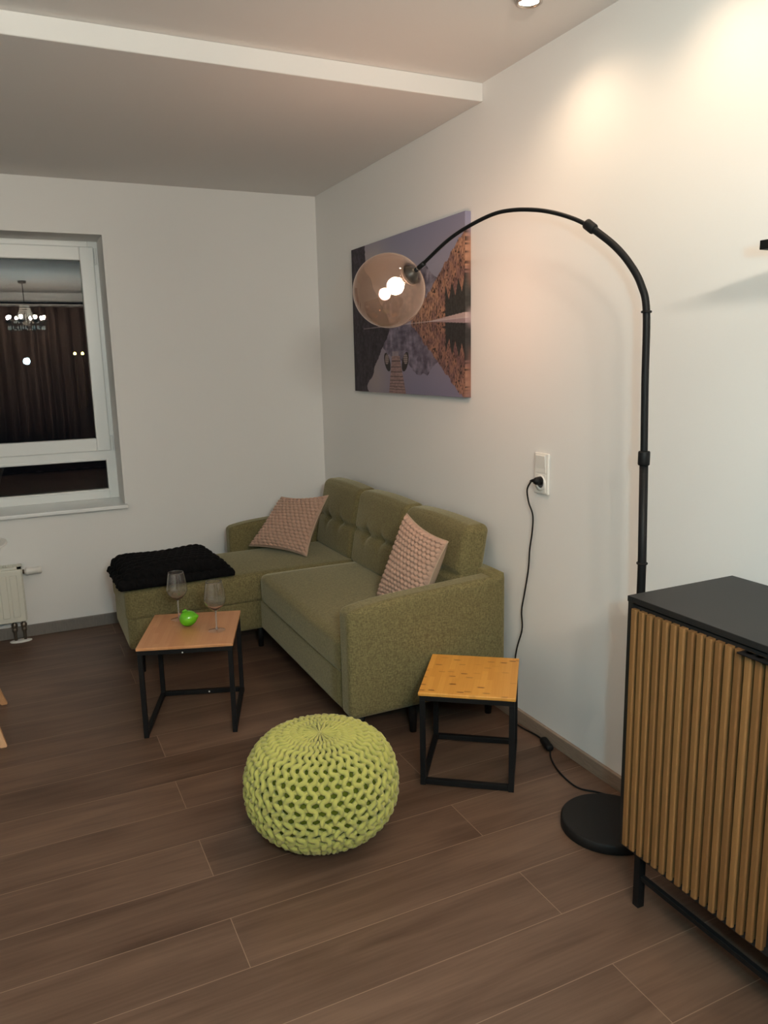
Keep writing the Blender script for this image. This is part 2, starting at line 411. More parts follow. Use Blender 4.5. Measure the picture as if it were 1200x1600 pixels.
# ------------------------------------------------------------------ sofa
sofa = thing('corner_sofa', 'sage green fabric corner sofa with chaise standing along the right-hand wall', 'sofa', (-.4, -1.2, 0))
def sp(name, bm, m=None, smooth=True, label=None):
    bmesh.ops.translate(bm, verts=bm.verts, vec=(.4, 1.2, 0))
    o = obj(name, bm, m or M['sofa'], sofa, smooth)
    if label: o['label'] = label
    return o
SB = .14
# frame under the cushions
bm = soft_box(.350, .795, .082, .012, 8, cen=(-.385, -1.225, SB + .082)); sp('base', bm)
bm = soft_box(.340, .279, .082, .012, 8, cen=(-1.058, -.645, SB + .082)); sp('chaise_base', bm)
# seat cushion and chaise cushion
bm = soft_box(.29, .548, .078, .032, 20, bulge=(.006, .0, .012), cen=(-.450, -1.4785, .363)); sp('seat_cushion', bm)
bm = soft_box(.62, .278, .078, .028, 20, bulge=(.0, .004, .008), cen=(-.785, -.652, .362)); sp('chaise_cushion', bm)
# arms: slightly sloping top, rounded, leaning outward
def arm(y0, y1, out):
    hx = .355; hy = (y1 - y0) / 2; hz = .235
    def fn(p, w):
        t = (p.z + hz) / (2 * hz)
        if p.z > 0:
            p.z += (p.z / hz) * ((p.x / hx) * .018 - (1 if p.x < 0 else 0) * .02 * (p.x / hx) ** 4)
        p.y += out * .012 * math.sin(t * PI) * (1 - (p.x / hx) ** 4)
        return p
    return soft_box(hx, hy, hz, .024, 20, fn=fn, cen=(-.388, (y0 + y1) / 2, SB + hz))
sp('armrest', arm(-2.13, -2.03, -1)); sp('armrest', arm(-.37, -.27, 1))
# back frame
bm = soft_box(.035, .925, .25, .012, 10, cen=(-.070, -1.2, SB + .25)); sp('back_frame', bm)
# back cushions with a stitched crease and two tufts
def backcush(y0, y1):
    hy = (y1 - y0) / 2 - .002; hx = .060; hz = .194
    def fn(p, w):
        front = max(0.0, -w.x)
        if front > .2:
            k = min(1, (front - .2) / .6)
            d = 0
            zc = -.01
            d += .020 * math.exp(-((p.z - zc) / .012) ** 2) * (1 - .5 * max(0, abs(w.y) - .8) / .2)
            for ty in (-.085, .085):
                rr = math.hypot(p.y - ty, (p.z - zc) * 1.0)
                d += .020 * math.exp(-(rr / .030) ** 2)
                d += .004 * math.exp(-((p.y - ty) / .014) ** 2) * math.exp(-((p.z - zc) / .07) ** 2)
            p.x += d * k
        # a soft sagging top
        if w.z > 0: p.z += .007 * (1 - w.y ** 2)
        p.x += p.z * .19                        # lean against the back frame
        return p
    return soft_box(hx, hy, hz, .034, 44, bulge=(.022, .0, .004), fn=fn, cen=(-.128, (y0 + y1) / 2, .623))
def seamline(y0, y1):
    """piping along the front edge of a back cushion"""
    hy = (y1 - y0) / 2 - .016; yc = (y0 + y1) / 2
    pts = []
    for k in range(41):
        t = -1 + 2 * k / 40
        z = .645 + .205 + .010 * (1 - t * t); pts.append((-.168 - .058 + (.205) * .19, yc + t * (hy - .012), z - .012 * abs(t) ** 10))
    return tube(pts, .0022, 6)
for y0, y1 in ((-.90, -.372), (-1.455, -.90), (-2.018, -1.455)):
    c = sp('back_cushion', backcush(y0, y1))
# legs
def legbm(x, y): return lathe([(0, 0), (.014, 0), (.02, SB + .004), (0, SB + .004)], 16, (x, y, 0))
for x, y in ((-.68, -2.07), (-.44, -2.06), (-.075, -2.06), (-.71, -.80), (-1.34, -.86), (-1.34, -.44), (-.08, -.33)):
    sp('leg', legbm(x, y), M['black'], label='black round sofa leg')

# ------------------------------------------------------------------ patches for pillows and the blanket
def patch_points(A, B, C, D, u, v):
    """A top-left, B top-right, C bottom-left, D bottom-right ; u left-right, v bottom-top"""
    return (C * (1 - u) + D * u) * (1 - v) + (A * (1 - u) + B * u) * v

def pillow(name, label, A, B, C, D, thick, group=None, rows=17, cols=12, n=190, flip=False):
    A, B, C, D = map(Vector, (A, B, C, D))
    cen = (A + B + C + D) / 4; base = Vector((cen.x, cen.y, min(C.z, D.z)))
    nrm = ((B - C).cross(A - D)).normalized()       # towards the viewer side
    camdir = Vector((-1.79, -4.70, 1.5)) - cen
    if nrm.dot(camdir) < 0: nrm = -nrm
    t = thing(name, label, 'cushion', base, 0, group)
    def env(u, v):
        a = max(0.0, 1 - (2 * u - 1) ** 2); b = max(0.0, 1 - (2 * v - 1) ** 2)
        return (a * b) ** .42
    def pinch(u, v):
        # sides pulled inward between the corners
        du = (u - .5); dv = (v - .5)
        k = .05
        return u - du * 2 * k * (1 - (2 * v - 1) ** 2) * abs(2 * du) ** 1.5, v - dv * 2 * k * (1 - (2 * u - 1) ** 2) * abs(2 * dv) ** 1.5
    def stitch(u, v):
        r = v * rows; i = math.floor(r); fv = r - i - .5
        c = u * cols + (.5 if i % 2 else 0); fu = c - math.floor(c) - .5
        # plump oval loop of yarn, tilted a little
        a = (fu + .25 * fv) / .52; b = fv / .56
        return math.sqrt(max(0.0, 1 - min(1.0, a * a + b * b)))
    bm = BM(); g = []
    for j in range(n + 1):
        row = []
        for i in range(n + 1):
            u0, v0 = i / n, j / n
            u, v = pinch(u0, v0)
            p = patch_points(A, B, C, D, u, v)
            e = env(u0, v0)
            p = p + nrm * (thick * .40 * e + .0135 * stitch(u0, v0) * min(1, e * 3 + .25))
            row.append(bm.verts.new(p - base))
        g.append(row)
    for j in range(n):
        for i in range(n): bm.faces.new((g[j][i], g[j][i + 1], g[j + 1][i + 1], g[j + 1][i]))
    obj('knitted_front', bm, M['yarn_taupe'], t, True)
    m = 40; bm = BM(); g = []
    for j in range(m + 1):
        row = []
        for i in range(m + 1):
            u0, v0 = i / m, j / m
            u, v = pinch(u0, v0)
            p = patch_points(A, B, C, D, u, v); e = env(u0, v0)
            row.append(bm.verts.new(p - nrm * (thick * .75 * e) - base))
        g.append(row)
    for j in range(m):
        for i in range(m): bm.faces.new((g[j][i], g[j][i + 1], g[j + 1][i + 1], g[j + 1][i]))
    obj('plain_back', bm, M['taupe'], t, True)['label'] = 'plain beige back of the cushion'
    bd = []
    for k in range(m): bd.append((k / m, 0))
    for k in range(m): bd.append((1, k / m))
    for k in range(m): bd.append((1 - k / m, 1))
    for k in range(m): bd.append((0, 1 - k / m))
    pts = []
    for u0, v0 in bd:
        u, v = pinch(u0, v0); pts.append(patch_points(A, B, C, D, u, v) - base)
    obj('edge_piping', tube(pts, .0035, 6, closed=True), M['taupe'], t, True)
    return t
pillow('throw_pillow', 'brown-pink knitted cushion leaning in the far corner of the sofa', (-.435, -.415, .735), (-.262, -.72, .773), (-.643, -.412, .467), (-.415, -.757, .452), .085, 'knitted cushions on the sofa')
pillow('throw_pillow', 'pale knitted cushion with plain beige back, beside the near sofa arm', (-.275, -1.71, .838), (-.252, -2.03, .773), (-.39, -1.628, .455), (-.37, -1.985, .452), .10, 'knitted cushions on the sofa')

# folded black knitted blanket
def blanket():
    t = thing('knitted_blanket', 'folded chunky black knitted blanket lying on the sofa chaise', 'blanket', (-1.14, -.7, .44))
    FL, FR, BR, BL = Vector((-1.428, -.955, 0)), Vector((-.875, -.93, 0)), Vector((-.905, -.43, 0)), Vector((-1.435, -.50, 0))
    def layer(z0, z1, sh, n=(84, 66), seed=0, grow=0.0, roll=0.0):
        rnd = random.Random(seed); bm = BM(); g = []
        fl, fr, br, bl = [p + Vector(s) for p, s in zip((FL, FR, BR, BL), sh)]
        nu, nv = n
        for j in range(nv + 1):
            row = []
            for i in range(nu + 1):
                u, v = i / nu, j / nv
                p = (fl * (1 - u) + fr * u) * (1 - v) + (bl * (1 - u) + br * u) * v
                eu = max(0, 1 - abs(2 * u - 1) ** 8); ev = max(0, 1 - abs(2 * v - 1) ** 6)
                h = (eu * ev) ** .5
                # braided ropes running along u
                rows = 8; r = v * rows; k = math.floor(r); fv = r - k - .5
                c = u * 13 + (.5 if k % 2 else 0); fu = c - math.floor(c) - .5
                st = math.sqrt(max(0, 1 - min(1, ((fu + .35 * fv) / .6) ** 2 + (fv / .55) ** 2)))
                wav = .010 * math.sin(5 * u + seed) * math.sin(4 * v + 2 * seed)
                z = z0 + (z1 - z0) * h + .016 * st * min(1, h * 2 + .2) + wav * h + roll * math.exp(-((v - .16) / .12) ** 2) * h
                o = (st - .5) * .012
                p = p + Vector(((2 * u - 1) * o * (abs(2 * u - 1) > .93), (2 * v - 1) * o * (abs(2 * v - 1) > .93), z))
                row.append(bm.verts.new(p))
            g.append(row)
        for j in range(nv):
            for i in range(nu): bm.faces.new((g[j][i], g[j][i + 1], g[j + 1][i + 1], g[j + 1][i]))
        # flat underside
        bv = []
        loop = [g[0][i] for i in range(nu)] + [g[j][nu] for j in range(nv)] + [g[nv][nu - i] for i in range(nu)] + [g[nv - j][0] for j in range(nv)]
        bm.faces.new(loop[::-1])
        bmesh.ops.translate(bm, verts=bm.verts, vec=(1.14, .7, -.44))
        return bm
    z = .449
    obj('lower_fold', layer(z, z + .045, ((0, 0, 0), (0.02, -.005, 0), (.0, .0, 0), (0, 0, 0)), seed=1), M['blackyarn'], t, True)
    obj('upper_fold', layer(z + .03, z + .082, ((.03, .02, 0), (-.01, .015, 0), (-.02, -.01, 0), (.02, -.005, 0)), seed=2), M['blackyarn'], t, True)
    return t
blanket()

# ------------------------------------------------------------------ nesting side tables
def side_table(label, cx, cy, rot, w, d, h, front_rail, top_mat):
    t = thing('side_table', label, 'side table', (cx, cy, 0), rot, 'bamboo-topped side tables')
    th = .013; fr = .019; i = .004
    obj('tabletop', bx(-w / 2, w / 2, -d / 2, d / 2, h - th, h, .0025), top_mat, t)
    a, b = w / 2 - i, d / 2 - i; z1 = h - th
    bm = BM()
    add_box(bm, -a, a, -b, -b + fr, z1 - fr, z1, .001); add_box(bm, -a, a, b - fr, b, z1 - fr, z1, .001)
    add_box(bm, -a, -a + fr, -b + fr, b - fr, z1 - fr, z1, .001); add_box(bm, a - fr, a, -b + fr, b - fr, z1 - fr, z1, .001)
    obj('top_frame', bm, M['black'], t)
    for sx in (-1, 1):
        for sy in (-1, 1):
            x0 = sx * a - (fr if sx > 0 else 0); y0 = sy * b - (fr if sy > 0 else 0)
            obj('leg', bx(x0, x0 + fr, y0, y0 + fr, 0, z1 - fr, .001), M['black'], t)
    rails = [(-a, -a + fr, -b + fr, b - fr), (a - fr, a, -b + fr, b - fr), (-a + fr, a - fr, b - fr, b)]
    if front_rail: rails.append((-a + fr, a - fr, -b, -b + fr))
    for r in rails: obj('foot_rail', bx(*r, .004, .004 + fr, .001), M['black'], t)
    return t
TL = (-1.198, -1.465, math.radians(-19.3), .386, .43, .391)
TR = (-.366, -2.392, math.radians(-36.9), .34, .37, .356)
tl = side_table('open-fronted side table with bamboo top, carrying two wine glasses', *TL, False, M['bamboo2'])
tr = side_table('empty bamboo-topped side table with black frame, standing by the near sofa arm', *TR, True, M['bamboo'])
# two pale screw caps on the open table
for pos in ((.03, TL[4] / 2 - .0235 , .0135), (-.01, -TL[4] / 2 + .004, .362)):
    obj('screw_cap', lathe([(0, -.0012), (.0034, -.0012), (.0034, .0008), (0, .0008)], 12, pos, Matrix.Rotation(PI / 2, 3, 'X')), M['white_plastic'], tl)['label'] = 'pale screw cap'

# ------------------------------------------------------------------ wine glasses and the green fruit
def wine_glass(label, x, y):
    t = thing('wine_glass', label, 'wine glass', (x, y, TL[5]), 0, 'wine glasses on the side table')
    bowl = [(.0035, .088), (.008, .0895), (.018, .097), (.030, .108), (.0395, .119), (.0443, .130), (.0455, .138), (.0448, .148), (.0425, .166), (.0385, .19), (.0340, .213), (.0330, .217)]
    inner = [(r - .0012, z + (.003 if z < .1 else 0)) for r, z in bowl[::-1]]; inner[-1] = (0, .0925)
    obj('bowl', lathe([(0, .088)] + bowl + inner, 56), M['solidglass'], t, True)
    obj('stem', lathe([(.0035, .0885), (.0031, .07), (.003, .03), (.0036, .010), (.007, .005)], 20), M['stemglass'], t, True)
    obj('foot', lathe([(.007, .005), (.02, .0035), (.036, .0015), (.0368, .0011), (.0365, .0004)], 48), M['wine'], t, True)
    return t
wine_glass('clear wine glass behind the green fruit on the table', -1.222, -1.318)
wine_glass('clear wine glass right of the green fruit on the table', -1.108, -1.548)

def fruit():
    t = thing('fruit_ornament', 'shiny green fruit-shaped ornament lying on the table between the glasses', 'ornament', (-1.204, -1.43, TL[5] + .034), math.radians(-28))
    prof = []
    for k in range(29):
        s = k / 28                        # from blunt end to pointed tip
        x = -.036 + .086 * s
        r = .037 * math.sin(PI * min(1, s * 1.0) ** .78) ** .62 if 0 < s < 1 else 0
        if s > .70: r = .037 * math.sin(PI * .70 ** .78) ** .62 * (1 - ((s - .70) / .30) ** 1.25) * 1.0
        r = max(r, .0) if s < 1 else 0
        prof.append((r, x))
    bm = lathe(prof, 40, (0, 0, 0), Matrix.Rotation(PI / 2, 3, 'Y'))
    bmesh.ops.scale(bm, verts=bm.verts, vec=(1, 1, .93))
    bmesh.ops.rotate(bm, verts=bm.verts, cent=(0, 0, 0), matrix=Matrix.Rotation(math.radians(-14), 3, 'Y'))
    lo = min(v.co.z for v in bm.verts); bmesh.ops.translate(bm, verts=bm.verts, vec=(0, 0, -.034 - lo))
    hi = max(v.co.z for v in bm.verts)
    obj('body', bm, M['fruit'], t, True)
    bm = BM()
    add_lathe(bm, [(0, -.002), (.013, -.001), (.010, .003), (.005, .005), (0, .0045)], 20, (-.012, 0, hi - .0015), Matrix.Rotation(math.radians(-10), 3, 'Y'))
    add_tube(bm, [(-.012, 0, hi - .001), (-.011, 0, hi + .003), (-.006, 0, hi + .005)], [.0045, .0038, .003], 10)
    obj('stalk', bm, M['fruit'], t, True)
    return t
fruit()

# ------------------------------------------------------------------ knitted pouf
def pouf():
    t = thing('knitted_pouf', 'round lime green chunky knitted pouf on the floor', 'pouf', (-1.02, -2.54, 0))
    R, Hh = .247, .352
    def prof(s):
        """s 0..1 from the top pole to the floor"""
        # superellipse outline
        a = -PI / 2 + PI * s
        cx = math.cos(a); sx = math.sin(a)
        r = R * abs(cx) ** (.62 if sx < 0 else .80)
        z = Hh / 2 - (Hh / 2) * (abs(sx) ** .86) * (1 if sx > 0 else -1)
        if s < .5: z -= .006 * (1 - s * 2) ** 6
        return r, z
    # arc-length table
    tab = [prof(k / 400) for k in range(401)]; L = [0]
    for a, b in zip(tab, tab[1:]): L.append(L[-1] + math.hypot(b[0] - a[0], b[1] - a[1]))
    import bisect
    def at(l):
        i = min(399, max(0, bisect.bisect_left(L, l) - 1))
        f = max(0, min(1, (l - L[i]) / max(1e-9, L[i + 1] - L[i])))
        a, b = tab[i], tab[i + 1]
        dr, dz = b[0] - a[0], b[1] - a[1]; q = math.hypot(dr, dz) or 1
        return a[0] + dr * f, a[1] + dz * f, -dz / q, dr / q   # r, z, outward normal (nr, nz)
    body = []
    for k in range(0, 401, 8):
        r, z, nr, nz = at(L[k]); d = -.019
        if k in (0, 400): nr, nz, r = 0, (1 if k == 0 else -1), 0
        body.append((max(0, r + nr * d), max(.004, z + nz * d)))
    obj('shaded_inner_body', lathe(body, 64), M['yarn_green_shaded'], t, True)  # inner yarn body, coloured dark for the shade in the knit gaps
    NC = 40; rowh = .0255; tot = L[-1]; lstart = .006
    def point(l, th, lift):
        r, z, nr, nz = at(l); r2 = r + nr * lift
        return Vector((r2 * math.cos(th), r2 * math.sin(th), z + nz * lift))
    def strands(off, sgn, r_from, lift0, rmax, dens):
        bm = BM(); steps = int(tot / (rowh / 5))
        for c in range(NC):
            pts, rad = [], []
            for k in range(steps + 1):
                l = lstart + (tot - lstart - .02) * k / steps
                r, z, nr, nz = at(l)
                if (r < r_from or (c % 2 and r < .052)) and l < tot / 2: continue
                if l > tot * .6 and r < .10: break
                spacing = 2 * PI * max(r, .003) / NC * (2 if r < .052 and l < tot / 2 else 1)
                zig = math.sin(2 * PI * l / (2 * rowh)); sq = max(-1, min(1, zig * 1.7))
                fade = min(1, max(0, (r - .02) / .06))
                th = 2 * PI * (c + off + sgn * (.255 * sq * fade + .02 * math.sin(c * 2.4 + k * .9))) / NC
                rr = min(rmax, spacing * dens, .0052 + .0034 * min(1, max(0, (r - .04) / .16)) if r > .052 else min(.0052, spacing * .42))
                p = point(l, th, lift0 - rr + .0022 * math.cos(2 * PI * l / rowh + c) * fade)
                p.z = max(p.z, rr)
                pts.append(p); rad.append(max(.0012, rr))
            add_tube(bm, pts, rad, 8)
        return bm
    obj('centre_knot', lathe([(0, .004), (.006, .003), (.009, -.003), (0, -.006)], 16, (0, 0, at(.004)[1])), M['yarn_green'], t, True)
    obj('knit_strands', strands(0, 1, 0, .002, .0080, .46), M['yarn_green'], t, True)
    obj('knit_loops', strands(.5, -1, .05, -.004, .0074, .30), M['yarn_green'], t, True)
    return t
pouf()

# ------------------------------------------------------------------ arc floor lamp
def lamp():
    bxy = Vector((-.19, -2.946, 0))
    t = thing('arc_floor_lamp', 'tall black arc floor lamp with smoked glass globe reaching over the sofa', 'floor lamp', bxy)
    def lp(name, bm, m, smooth=True, label=None, parent=None):
        bmesh.ops.translate(bm, verts=bm.verts, vec=-bxy); o = obj(name, bm, m, parent or t, smooth)
        if label: o['label'] = label
        return o
    bh = .034
    bm = lathe([(0, 0), (.147, 0), (.1505, .003), (.1505, bh - .005), (.147, bh - .001), (.143, bh), (0, bh)], 72, bxy)
    o = lp('base', bm, M['leather'], True, 'round heavy black base')
    for p in o.data.polygons: p.use_smooth = abs(p.normal.z) < .9
    P0 = Vector((-.192, -3.052, bh - .002))
    pole = [P0, Vector((-.192, -3.048, .908)), Vector((-.195, -3.041, 1.214))]
    lp('lower_pole', tube(pole, .0122, 16), M['black'])
    up = [Vector(p) for p in ((-.195, -3.041, 1.212), (-.197, -3.035, 1.422), (-.198, -3.030, 1.617))]
    arc = [Vector(p) for p in ((-.198, -3.030, 1.617), (-.204, -3.013, 1.688), (-.216, -2.981, 1.746), (-.233, -2.933, 1.802), (-.259, -2.860, 1.863))]
    lp('upper_pole', tube(catmull(up + arc[1:], 8), .0102, 14), M['black'])
    arm_ = [Vector(p) for p in ((-.259, -2.860, 1.863), (-.277, -2.810, 1.891), (-.299, -2.747, 1.917), (-.323, -2.682, 1.935), (-.350, -2.605, 1.946), (-.375, -2.536, 1.944), (-.406, -2.447, 1.922), (-.436, -2.363, 1.889), (-.470, -2.268, 1.832), (-.4745, -2.255, 1.823))]
    lp('arc_arm', tube(catmull(arm_, 8), .0062, 12), M['black'])
    def collar(name, p, d, r, h, m=M['black'], label=None):
        q = Vector((0, 0, 1)).rotation_difference(Vector(d).normalized()).to_matrix()
        return lp(name, lathe([(0, -h / 2), (r * .9, -h / 2), (r, -h / 2 + .003), (r, h / 2 - .003), (r * .9, h / 2), (0, h / 2)], 24, p, q), m, True, label)
    collar('pole_collar', (-.195, -3.041, 1.214), (0, 0, 1), .0165, .04)
    collar('pole_ring', (-.192, -3.048, .908), (0, 0, 1), .0165, .006)
    collar('pole_ring', (-.198, -3.030, 1.617), (0, 0, 1), .0150, .006)
    collar('arm_collar', (-.259, -2.860, 1.863), arc[-1] - arc[-2], .0150, .034)
    # joint, cap, globe, bulb
    tip = Vector((-.4745, -2.255, 1.823)); cen = Vector((-.530, -2.101, 1.748)); R = .131
    axis = (Vector((-.640, -1.98, 1.64)) - Vector((-.470, -2.268, 1.832))).normalized()
    capc = Vector((-.4945, -2.198, 1.793))
    ax = (cen - capc).normalized()
    q = Vector((0, 0, 1)).rotation_difference(ax).to_matrix()
    dj = (capc - tip).normalized()
    lp('swivel_joint', tube([tip - dj * .008, tip + dj * .022, tip + dj * .024], [.0085, .0085, .004], 14), M['black'])
    lp('joint_pin', tube([tip + dj * .022, tip + dj * .030], .006, 12), M['chrome'], True, 'bright metal joint pin')
    lp('stem', tube([tip + dj * .028, capc - ax * .02], .0075, 14), M['black'])
    g0 = (cen - capc).length
    # cap: rounded hood over the globe's neck (profile along the axis, z = 0 at capc)
    zc = g0 - math.sqrt(R * R - .034 ** 2)
    capp = [(0, -.030), (.009, -.030), (.016, -.026), (.026, -.014), (.031, -.002), (.0335, .004), (.036, .006), (.036, zc + .010), (.0345, zc + .012), (0, zc + .012)]
    lp('shade_cap', lathe(capp, 36, capc, q), M['lampcap'], True, 'dark bronze cap')
    prof = []
    for k in range(61):
        a = PI * k / 60
        r, z = R * math.sin(a), g0 - R * math.cos(a)
        if r < .030 and z < g0: continue
        prof.append((r if k < 60 else 0, z))
    lp('glass_globe', lathe(prof, 72, capc, q), M['smoke'], True, 'smoky brown glass globe')
    bc = capc + ax * .078
    bp = [(0, .032)] + [(.030 * math.sin(PI * k / 16), -.030 * math.cos(PI * k / 16)) for k in range(15, 3, -1)] + [(.014, -.032), (.013, -.045)]
    lp('bulb', lathe(bp, 32, bc, q), M['bulb'], True, 'glowing warm bulb')
    lp('lampholder', tube([capc + ax * .010, capc + ax * .040], .014, 18), M['lampcap'])
    # cord: from the base, along the floor, up the wall to the socket
    cz = .0042
    pts = [(-.055, -2.885, cz), (-.048, -2.84, cz), (-.085, -2.775, cz), (-.128, -2.715, cz), (-.120, -2.61, cz), (-.086, -2.515, cz), (-.052, -2.462, .010)]
    cord = lp('cord', tube(catmull(pts, 8), .0033, 8), M['black'], True, 'thin black cable with switch and plug')
    pts = [(-.028, -2.385, .010), (-.024, -2.33, .006), (-.034, -2.25, .0045), (-.03, -2.18, .006), (-.024, -2.165, .06), (-.018, -2.178, .29), (-.012, -2.212, .412), (-.012, -2.208, .492), (-.012, -2.228, .578), (-.012, -2.250, .677), (-.012, -2.257, .757), (-.012, -2.272, .837), (-.014, -2.276, .901), (-.020, -2.257, .948), (-.026, -2.254, .998), (-.034, -2.288, 1.034), (-.038, -2.302, 1.041)]
    lp('wall_cord', tube(catmull(pts, 8), .0033, 8), M['black'], True, None, cord)
    sw = soft_box(.016, .043, .0125, .012, 8, cen=(0, 0, 0))
    bmesh.ops.rotate(sw, verts=sw.verts, cent=(0, 0, 0), matrix=Matrix.Rotation(math.radians(-17), 3, 'Z'))
    bmesh.ops.translate(sw, verts=sw.verts, vec=(-.040, -2.424, .0135))
    lp('foot_switch', sw, M['black'], True, None, cord)
    bm = BM()
    add_tube(bm, [(-.016, -2.325, 1.042), (-.040, -2.325, 1.042), (-.044, -2.32, 1.042)], [.0165, .0140, .010], 20)
    add_tube(bm, [(-.032, -2.325, 1.042), (-.038, -2.308, 1.042), (-.037, -2.292, 1.038)], [.0085, .0068, .005], 14)
    lp('plug', bm, M['black'], True, None, cord)
    return bc
bulb_c = lamp()

# ------------------------------------------------------------------ switch with socket
so = thing('wall_socket', 'white double wall plate with light switch above a power socket', 'socket', (0, -2.318, 1.068))
def sop(name, bm, m, smooth=False):
    bmesh.ops.translate(bm, verts=bm.verts, vec=(0, 2.318, -1.068)); return obj(name, bm, m, so, smooth)
sop('cover_frame', bx(-.011, 0, -2.361, -2.277, .990, 1.146, .004, 3), M['white_plastic'])
sop('switch_surround', bx(-.0125, -.009, -2.3495, -2.2885, 1.071, 1.141, .001), M['white_plastic'])
sop('socket_cover', bx(-.0125, -.009, -2.3495, -2.2885, .998, 1.066, .001), M['white_plastic'])
bm = BM(); prism(bm, [(-.0115, 1.075), (-.0165, 1.137), (-.0115, 1.138), (-.005, 1.138), (-.005, 1.075)], 1, -2.3465, -2.2915)
sop('rocker_switch', bm, M['white_plastic'])
sc_y, sc_z = -2.319, 1.033
bm = lathe([(.031, -.004), (.031, .003), (.0205, .003), (.0195, .0015), (.0195, -.004)], 40, (-.0125, sc_y, sc_z), Matrix.Rotation(-PI / 2, 3, 'Y'))
sop('socket_insert', bm, M['white_plastic'], True)
sop('socket_well', lathe([(0, .0008), (.0197, .0008), (.0197, -.003), (0, -.003)], 32, (-.0127, sc_y, sc_z), Matrix.Rotation(-PI / 2, 3, 'Y')), M['dark_hole'])

# ------------------------------------------------------------------ canvas picture
def vnoise(x, y, seed=0):
    xi = np.floor(x).astype(int); yi = np.floor(y).astype(int); fx = x - xi; fy = y - yi
    def h(a, b):
        n = (a * 374761393 + b * 668265263 + seed * 974634541) & 0x7fffffff
        n = ((n ^ (n >> 13)) * 1274126177) & 0x7fffffff
        return ((n ^ (n >> 16)) & 0xffff) / 65535.0
    sx = fx * fx * (3 - 2 * fx); sy = fy * fy * (3 - 2 * fy)
    return (h(xi, yi) * (1 - sx) + h(xi + 1, yi) * sx) * (1 - sy) + (h(xi, yi + 1) * (1 - sx) + h(xi + 1, yi + 1) * sx) * sy
def fbm(x, y, seed=0, o=4):
    s = 0; a = .5
    for k in range(o): s = s + a * vnoise(x * 2 ** k, y * 2 ** k, seed + k); a *= .5
    return s / (1 - .5 ** o)
def picture():
    y0, y1, z0, z1 = -.602, -1.800, 1.338, 2.102
    th = .028
    t = thing('canvas_picture', 'wide canvas print of a mountain lake with a wooden jetty on the wall', 'picture', (0, (y0 + y1) / 2, z0))
    nu, nv = 600, 400
    U, V = np.meshgrid(np.linspace(0, 1, nu + 1), np.linspace(0, 1, nv + 1))
    w = .44
    def scene(u, v, refl):
        h = v                                             # height above the water line, in picture units
        n1 = fbm(u * 9, v * 9, 3); n2 = fbm(u * 40, v * 22, 9); n3 = fbm(u * 90, v * 60, 14)
        sky = np.stack([142 - 26 * np.clip(h * 1.6, 0, 1) + 26 * np.exp(-((u - .22) / .16) ** 2 - ((h - .38) / .2) ** 2), 138 - 24 * np.clip(h * 1.6, 0, 1) + 20 * np.exp(-((u - .22) / .16) ** 2 - ((h - .38) / .2) ** 2), 146 - 10 * np.clip(h * 1.6, 0, 1)], -1)
        col = sky
        # distant mountain
        ridge = .31 - .55 * np.abs(u - .64) + .10 * (fbm(u * 14, u * 0 + 2, 21) - .5) + .05 * np.exp(-((u - .72) / .05) ** 2)
        ridge = np.maximum(ridge, .20 - .6 * np.abs(u - .45))
        mcol = np.stack([104 + 46 * (n2 - .5) * 2, 98 + 44 * (n2 - .5) * 2, 110 + 44 * (n2 - .5) * 2], -1)
        mcol = mcol + (np.stack([fbm(u * 26, v * 60, 40)] * 3, -1) - .5) * 40
        col = np.where((h < ridge)[..., None], mcol, col)
        # dark cliff on the left
        edge = .15 + .02 * (n1 - .5) + np.clip((.40 - h), 0, 1) * .62 + .05 * (fbm(v * 16, v * 0 + 1, 5) - .5)
        edge = np.where(h > .40, .15 + .03 * (fbm(v * 26, v * 0 + 4, 6) - .5), edge)
        ccol = np.stack([40 + 46 * (n3 - .35), 33 + 42 * (n3 - .35), 40 + 48 * (n3 - .35)], -1) + (np.stack([fbm(u * 60, v * 14, 44)] * 3, -1) - .5) * 36
        col = np.where((u < edge)[..., None], ccol, col)
        # larch slope on the right
        top = .02 + (u - .60) * 1.13 + .035 * (fbm(u * 70, u * 0 + 8, 31) - .5)
        tr = .5 * vnoise(u * 230, v * 55, 51) + .5 * vnoise(u * 330, v * 110, 52); tr2 = vnoise(u * 60, v * 24, 57)
        fcol = np.stack([130 + 84 * (tr - .5) + 60 * (tr2 - .5), 96 + 70 * (tr - .5) + 44 * (tr2 - .5), 82 + 58 * (tr - .5) + 20 * (tr2 - .5)], -1)
        dark = np.stack([62 + 30 * (tr - .5), 46 + 26 * (tr - .5), 40 + 24 * (tr - .5)], -1)
        fcol = np.where(((tr < .34) | (tr2 > .90))[..., None], dark, fcol)
        col = np.where(((h < top) & (u > .585))[..., None], fcol, col)
        # dark firs by the shore
        fir = (u > .86) & (h < .10 + .09 * np.abs(((u * 22) % 1) - .5) * 2 + .05 * (u - .86) / .14)
        gcol = np.stack([46 + 26 * (tr - .5), 44 + 26 * (tr - .5), 42 + 26 * (tr - .5)], -1)
        col = np.where(fir[..., None], gcol, col)
        shore = (h < .03 * np.clip((u - .72) / .28, 0, 1)) & (u > .72)
        col = np.where(shore[..., None], np.stack([150 + 20 * tr, 130 + 20 * tr, 128 + 20 * tr], -1), col)
        return col
    wob = .006 * (fbm(U * 6, V * 40, 77) - .5)
    up = V >= w
    c = np.where(up[..., None], scene(U, V - w, False), scene(U + wob, (w - V) * 1.02, True) * np.array([.86, .84, .88]))
    line = np.abs(V - w) < .004
    c = np.where((line & (U > .12))[..., None], c * .5 + np.array([170, 158, 158]) * .5, c)
